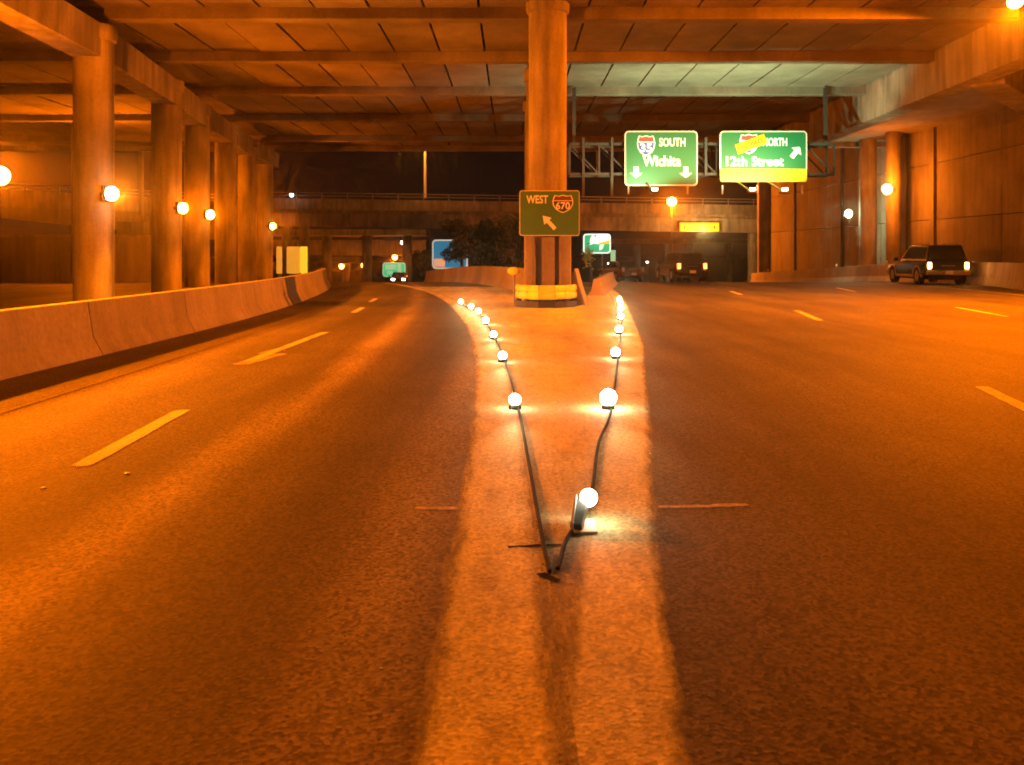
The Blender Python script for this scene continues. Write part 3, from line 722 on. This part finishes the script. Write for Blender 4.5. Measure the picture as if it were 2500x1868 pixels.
vehicle('sedan', (8.0,59.5,gz(59.5)), math.radians(16), 'maroon car dipping over the crest between the centre column and the dark car', 'car', M['red_paint'],
        L=4.5, Wd=1.75, roof=1.42, belt=.92, hood=.9, lights=(M['lens_off'], M['lens_off']), gh=(.55,1.15,2.35,3.2))
vehicle('sedan', (-12.2,98,gz(98)+.0), math.radians(185), 'oncoming car with lit headlights far down the left road', 'car', M['black_car'],
        L=4.5, Wd=1.75, roof=1.45, belt=.95, hood=.92, lights=(M['tail_red'], M['head_on']), gh=(.55,1.15,2.35,3.2))

# ------------------------------------------------------------------ far bridges
fb = thing('far_bridge', (0,105,0), 'far highway bridge with railing crossing under the night sky', 'bridge')
def fpt(px, py, Y=105): return at(px, py, Y)
def fband(name, l0, l1, r0, r1, y0, y1, mat, par):          # left top/bottom, right top/bottom in photo rows
    a, b = at(560, l0, y0), at(560, l1, y0); c, d = at(1990, r0, y0), at(1990, r1, y0)
    vs = [a,b,d,c]+[Vector((v.x,y1,v.z)) for v in (a,b,d,c)]
    return MB().add(vs, [(0,1,2,3),(7,6,5,4),(0,4,5,1),(1,5,6,2),(2,6,7,3),(3,7,4,0)]).build(name, mat, par)
fband('parapet', 482, 509, 503, 527, 104.4, 114, M['conc_dark'], fb)
fband('deck', 509.5, 518, 527.5, 535, 105.1, 113, M['conc_dark'], fb)
fband('girder', 518.5, 549, 535.5, 571, 104.9, 106, M['conc_dark'], fb)
fband('girder', 518.5, 549, 535.5, 571, 111, 112, M['conc_dark'], fb)
for r in (467, 474): fband('rail', r, r+1.6, r+21, r+22.6, 104.5, 104.6, M['steel'], fb)
for k in range(22):
    px = 600+k*62; dy = (px-560)/1430*21
    a, b = at(px, 482+dy, 104.55), at(px, 467+dy, 104.55); MB().bar(a, b, .1).build('rail_post', M['steel'], fb)
for px in (700, 742, 1838, 1350):
    a = at(px, 562, 107); MB().cyl((a.x,107,gz(107)-1),(a.x,107,a.z+.4), .62, n=16).build('pier', M['conc_dark'], fb, smooth=True)
for (px, Y, r0, r1, l) in ((860,150,586,624,'lit far bridge beam behind the left road'), (830,180,640,662,'lowest far bridge beam over the left road'), (860,128,560,575,'thin dim bridge beam under the far bridge on the left')):
    a, b = at(640, r0, Y), at(1040 if Y<170 else 960, r1, Y)
    t = thing('far_overpass', (a.x,Y,b.z), l, 'bridge', 'bridges beyond the far bridge')
    MB().box(a.x,b.x,Y,Y+7,b.z,a.z).build('beam', M['conc_dark'], t)
    for k in range(4):
        x = a.x+(b.x-a.x)*(.12+.25*k); MB().cyl((x,Y+3,gz(Y)-1),(x,Y+3,b.z), .7, n=12).build('pier', M['conc_dark'], t, smooth=True)
t = thing('far_overpass', (20,150,0), 'dim bridge beam seen low under the right end of the far bridge', 'bridge', 'bridges beyond the far bridge')
a, b = at(1500, 583, 150), at(1900, 594, 150); MB().box(a.x,b.x+8,150,158,b.z,a.z).build('beam', M['conc_dark'], t)
for px in (1555, 1632, 1685, 1780):
    x = at(px,600,153).x; MB().cyl((x,153,gz(153)-1),(x,153,b.z), .6, n=12).build('pier', M['conc_dark'], t, smooth=True)
# yellow clearance plate on the far bridge
p = at(1707, 554, 104.2); cl = thing('clearance_sign', p, 'long yellow plate with dark marks on the far bridge girder', 'sign')
a, b = at(1660, 544, 104.3), at(1755, 565, 104.3)
MB().box(a.x,b.x,104.2,104.75,b.z,a.z).build('plate', M['yellow'], cl)
for u, w, h0, h1 in ((.11,.02,.3,.6),(.27,.012,.2,.8),(.30,.03,.2,.3),(.57,.012,.2,.85),(.60,.02,.2,.3),(.75,.02,.4,.6),(.88,.022,.3,.65)):
    xx = a.x+(b.x-a.x)*u; MB().box(xx-w*4,xx+w*4,104.17,104.198,b.z+(a.z-b.z)*h0,b.z+(a.z-b.z)*h1).build('mark', M['black'], cl)
lamp('plate_light', (p.x,101.2,p.z-.6), 1500, (1,.7,.2), cl, .1)
# tall light pole on the far bridge
def street_lamp(px, py, Y, label, lens, power=0, col=SODIUM, r=.3, base=None, arm=1.2, up=.0, group='far street lamps'):
    p = at(px, py, Y); b = gz(Y)-.5 if base is None else base
    t = thing('street_lamp', (p.x,Y,b), label, 'street lamp', group)
    MB().cyl((p.x+arm,Y,b),(p.x+arm,Y,p.z+.35), .07, .05, 10).build('pole', M['darksteel'], t, smooth=True)
    MB().bar((p.x+arm,Y,p.z+.35),(p.x,Y,p.z+.3), .09).build('arm', M['steel'], t)
    MB().box(p.x-r*1.2,p.x+r*1.2,Y-.2,Y+.2,p.z+r*.6,p.z+r*1.1).build('head', M['darksteel'], t, bevel=.03)
    MB().ball(p, r, 12, 8, (1,1,1)).build('lens', M[lens], t, smooth=True)
    if power: lamp('lamp_light', (p.x,Y-.7,p.z-r*1.3), power, col, t, .2)
    return t
pz = at(1038, 484, 105.3); t = thing('street_lamp', pz, 'tall bright pole rising from the far bridge into the night sky', 'street lamp')
MB().cyl(pz,(pz.x,pz.y,pz.z+8.5), .17, .12, 12).build('pole', M['palepole'] if 'palepole' in M else M['alu'], t, smooth=True)
MB().bar((pz.x,pz.y,pz.z+8.4),(pz.x-.9,pz.y-2.2,pz.z+8.9), .1).build('arm', M['steel'], t)
MB().ball((pz.x-.9,pz.y-2.2,pz.z+8.8), .3, 12, 8, (1,1.4,.5)).build('lens', M['sodium_far'], t, smooth=True)
lamp('lamp_light', (pz.x-.9,pz.y-2.2,pz.z+8.4), 7000, (1,.28,.02), t, .2)
street_lamp(1640, 492, 88, 'bright orange street lamp in front of the far bridge below the South sign', 'sodium', 12000, r=.45, arm=.0)
street_lamp(712, 476, 103, 'small white lamp on the far bridge railing at the left', 'white_far', 0, r=.22, arm=.5)
street_lamp(984, 592, 135, 'white street lamp under the far bridge right of the beams', 'white_far', 0, r=.36)
street_lamp(964, 628, 140, 'orange street lamp above the small green sign', 'sodium_far', 1800, r=.42)
street_lamp(834, 650, 140, 'left one of two low orange lamps under the lit far beam', 'sodium_far', 1400, r=.40)
street_lamp(888, 648, 140, 'right one of two low orange lamps under the lit far beam', 'sodium_far', 1400, r=.40)
for i, (px, py, r) in enumerate(((1580,640,.16),(1612,652,.22),(1626,650,.24),(1631,624,.13),(1545,645,.13),(1485,643,.1),(1680,620,.1))):
    street_lamp(px, py, 150, ['tiny white light left of the pair over the maroon car','left light of the small white pair over the maroon car','right light of the small white pair over the maroon car',
                'tiny white light above the small white pair','faint light over the roof of the maroon car','faint light beside the pale post','faint light above the dark car'][i], 'white_far', 0, r=r, arm=.4, group='tiny far lights')

# far signs
def far_sign(px0, px1, py0, py1, Y, label, mats, pole=True, group='far signs'):
    a, b = at(px0, py0, Y), at(px1, py1, Y)
    t = thing('far_sign', ((a.x+b.x)/2, Y, gz(Y)-.5), label, 'sign', group)
    MB().prism_xz(rrect(a.x,b.x,b.z,a.z,min(.4,(b.x-a.x)*.12)), Y, Y+.1).build('border', mats[0], t)
    w = (b.x-a.x)*.04; MB().prism_xz(rrect(a.x+w,b.x-w,b.z+w,a.z-w,min(.3,(b.x-a.x)*.1)), Y-.03, Y-.005).build('panel', mats[1], t)
    if pole:
        for s_ in (.3,.7):
            x = a.x+(b.x-a.x)*s_; MB().bar((x,Y+.2,gz(Y)-.5),(x,Y+.2,a.z-.1), .14).build('post', M['steel'], t)
    return t, a, b
M['bill_blue'] = glow('billboard_blue', (.015,.21,.36), .75)
M['bill_edge'] = glow('billboard_edge', (.9,.8,.62), .55)
M['bill_orange'] = glow('billboard_orange', (.95,.42,.18), .75)
M['painted_lit_green'] = glow('painted_lit_green_panel', (.05,.62,.25), .7)  # this and the coats below glow in place of light falling on them
M['painted_lit_white'] = glow('painted_lit_white_panel', (.95,1,.85), 1.3)
M['painted_lit_pale'] = glow('painted_lit_pale_green', (.40,.72,.38), .7)
M['painted_lit_yellow'] = glow('painted_lit_yellow_panel', (1,.62,.03), .9)
M['painted_lit_dim_yellow'] = glow('painted_lit_dim_yellow_panel', (.75,.36,.03), .75)
t, a, b = far_sign(1055, 1142, 585, 657, 92, 'backlit blue billboard half hidden by dark leaves', (M['bill_edge'], M['bill_blue']))
MB().box(a.x+(b.x-a.x)*.06,a.x+(b.x-a.x)*.36,91.93,91.965,b.z+.25,b.z+1.05).build('orange_field', M['bill_orange'], t)
t, a, b = far_sign(934, 990, 641, 676, 125, 'small pale green overhead sign far down the left road', (M['painted_lit_pale'], M['painted_lit_green']))
for u0,u1,v0,v1 in ((.12,.6,.5,.85),(.66,.8,.3,.9),(.2,.45,.2,.4)):
    MB().box(a.x+(b.x-a.x)*u0,a.x+(b.x-a.x)*u1,124.93,124.965,b.z+(a.z-b.z)*v0,b.z+(a.z-b.z)*v1).build('pale_field', M['painted_lit_pale'], t)
t, a, b = far_sign(1424, 1491, 571, 619, 80, 'glaring white and green sign right of the centre column', (M['painted_lit_white'], M['painted_lit_green']))  # emission stands in for the sign's own lamp
W_, H_ = b.x-a.x, a.z-b.z; f_ = lambda u, v: (a.x+W_*u, b.z+H_*v)
MB().prism_xz([f_(.22,.45),f_(.55,.5),f_(.95,.66),f_(.95,.96),f_(.5,.96),f_(.45,.8),f_(.35,.95),f_(.27,.8)], 79.92, 79.965).build('glare_field', M['painted_lit_white'], t)
MB().prism_xz([f_(.5,.46),f_(.95,.5),f_(.95,.68),f_(.6,.55)], 79.90, 79.915).build('yellow_field', M['painted_lit_yellow'], t)
MB().prism_xz([f_(.58,.15),f_(.7,.25),f_(.75,.45),f_(.6,.42)], 79.92, 79.965).build('arrow', M['painted_lit_white'], t)
p = at(1436, 625, 79); t = thing('far_plant', (p.x,79,gz(79)), 'small yellow lit bush in front of the glaring sign', 'bush')
mb = MB(); R = random.Random(5)
for i in range(140):
    c = p+Vector((R.gauss(0,.22),R.gauss(0,.15),R.gauss(0,.42))); d = Vector((R.uniform(-1,1),R.uniform(-1,1),R.uniform(-1,1))).normalized()*.14; e = d.orthogonal().normalized()*.09
    mb.add([c-d,c+e,c+d,c-e], [(0,1,2,3)])
mb.build('foliage', M['cushion'], t); MB().cyl((p.x,79,gz(79)-.3),(p.x,79,p.z), .05).build('stem', M['bark'], t)
p = at(1497, 634, 78); t = tag(MB().box(p.x-.2,p.x+.2,78,78.2,gz(78)-.2,p.z+.75).box(p.x-.24,p.x+.24,77.98,78.22,p.z+.75,p.z+.82).build('marker_post', M['painted_lit_pale']), 'pale greenish post with painted glow right of the glaring sign', 'post')  # lit look put into the post's colour as emission
for px0, px1, mt, lb in ((675,688,'painted_lit_dim_yellow','narrow dim yellow panel left of the wide yellow panel'), (700,732,'painted_lit_dim_yellow','wide dull yellow panel at the end of the left barrier'), (733,750,'painted_lit_yellow','bright yellow panel at the end of the left barrier')):
    far_sign(px0, px1, 602, 668, 64, lb, (M[mt], M[mt]), group='yellow panels past the left barrier')  # glow put into the panels in place of headlights they throw back

# ------------------------------------------------------------------ structures behind the left columns
rw = thing('side_ramp', (-28,62,0), 'raised concrete ramp with railing seen between the left columns', 'ramp')
a0, a1 = at(-80, 470, 60), at(520, 520, 66)
def ramp_band(name, z0a, z1a, z0b, z1b, mat, ya=60, yb=66, th=.5):
    p0, p1 = at(-120, z0a, ya), at(-120, z1a, ya); q0, q1 = at(560, z0b, yb), at(560, z1b, yb)
    vs = [p0,p1,q1,q0]+[v+Vector((0,th,0)) for v in (p0,p1,q1,q0)]
    MB().add(vs, [(0,1,2,3),(7,6,5,4),(0,4,5,1),(1,5,6,2),(2,6,7,3),(3,7,4,0)]).build(name, mat, rw)
ramp_band('parapet', 455, 500, 492, 525, M['conc'])
ramp_band('girder', 500.5, 520, 525.5, 590, M['conc_wall'], th=1.2)
for r in (0, 8): ramp_band('rail', 446-r, 448-r, 484-r, 485.5-r, M['steel'], th=.06)
for px in (60, 140, 345, 420):
    p0 = at(px, 500, 62); MB().bar((p0.x,62.2,p0.z-1),(p0.x,62.2,p0.z+1.2), .1).build('rail_post', M['steel'], rw)
p0 = at(345, 490, 61); MB().cyl((p0.x,61,p0.z-1),(p0.x,61,ZC+1), .16, n=10).build('light_pole', M['steel'], rw, smooth=True)
for px in (310, 340, 470):
    p0 = at(px, 600, 63); MB().box(p0.x-.5,p0.x+.5,62.5,63.5,-2,3.6).build('pier', M['conc_wall'], rw)
sw = thing('side_wall', (-26,44,0), 'low concrete wall behind the left barrier under the ramp', 'wall')
for i in range(4):
    x0 = -33+3.4*i; MB().box(x0+.02,x0+3.38,52+random.uniform(0,.03),52.4,-1.2,2.35).build('wall_panel', M['conc_wall'], sw)
    if i < 7: MB().box(x0+.0,x0+3.4,51.9,52.5,2.36,2.5).build('coping', M['conc'], sw)

# ------------------------------------------------------------------ dark trees under the far bridge
def tree(px, py, Y, R_, H_, label, seed, n=2600):
    p = at(px, py, Y); rr = random.Random(seed); z0 = gz(Y)-.5
    t = thing('tree', (p.x,Y,z0), label, 'tree', 'dark trees beyond the centre column')
    tr = MB(); tr.cyl((p.x,Y,z0),(p.x+.2,Y,p.z), .22, .10, 8)
    cl = []
    for i in range(16):
        a = rr.uniform(0,6.28); c = p+Vector((math.cos(a)*rr.uniform(.2,.8)*R_, math.sin(a)*rr.uniform(.2,.8)*R_*.7, rr.uniform(-.75,.85)*H_)); cl.append((c, rr.uniform(.28,.5)*R_))
        tr.cyl((p.x+.1,Y,z0+(p.z-z0)*rr.uniform(.5,.95)), c, .07, .02, 5)
    tr.build('trunk', M['bark'], t)
    mb = MB()
    for i in range(n):
        c, r = rr.choice(cl); d = Vector((rr.gauss(0,1),rr.gauss(0,1),rr.gauss(0,1))).normalized()*r*rr.random()**.4
        q = c+d; u = Vector((rr.uniform(-1,1),rr.uniform(-1,1),rr.uniform(-1,1))).normalized()*rr.uniform(.12,.22); v = u.orthogonal().normalized()*.1
        mb.add([q-u,q+v,q+u,q-v], [(0,1,2,3)])
    mb.build('crown', M['leaf'], t)
tree(1125, 590, 88, 1.8, 1.9, 'dark tree covering the upper half of the blue billboard', 3)
tree(1205, 610, 84, 2.3, 2.8, 'broad dark tree just left of the centre column', 4)
tree(1265, 590, 96, 2.2, 3.0, 'dark tree partly behind the centre column', 5)
tree(1040, 640, 118, 2.0, 2.0, 'dark low tree left of the blue billboard', 6)

# ------------------------------------------------------------------ night haze that gives the lamps their glow
hz = MB().box(-130, 130, -40, 215, -10.4, 32).build('haze', M['black']); tag(hz, kind='stuff')
m = bpy.data.materials.new('haze_air'); m.use_nodes = True; n = m.node_tree.nodes; n.clear()
o = n.new('ShaderNodeOutputMaterial'); v = n.new('ShaderNodeVolumePrincipled')
v.inputs['Density'].default_value = .00052; v.inputs['Color'].default_value = (.9,.88,.85,1); v.inputs['Anisotropy'].default_value = .95
m.node_tree.links.new(v.outputs[0], o.inputs['Volume']); hz.data.materials.clear(); hz.data.materials.append(m)
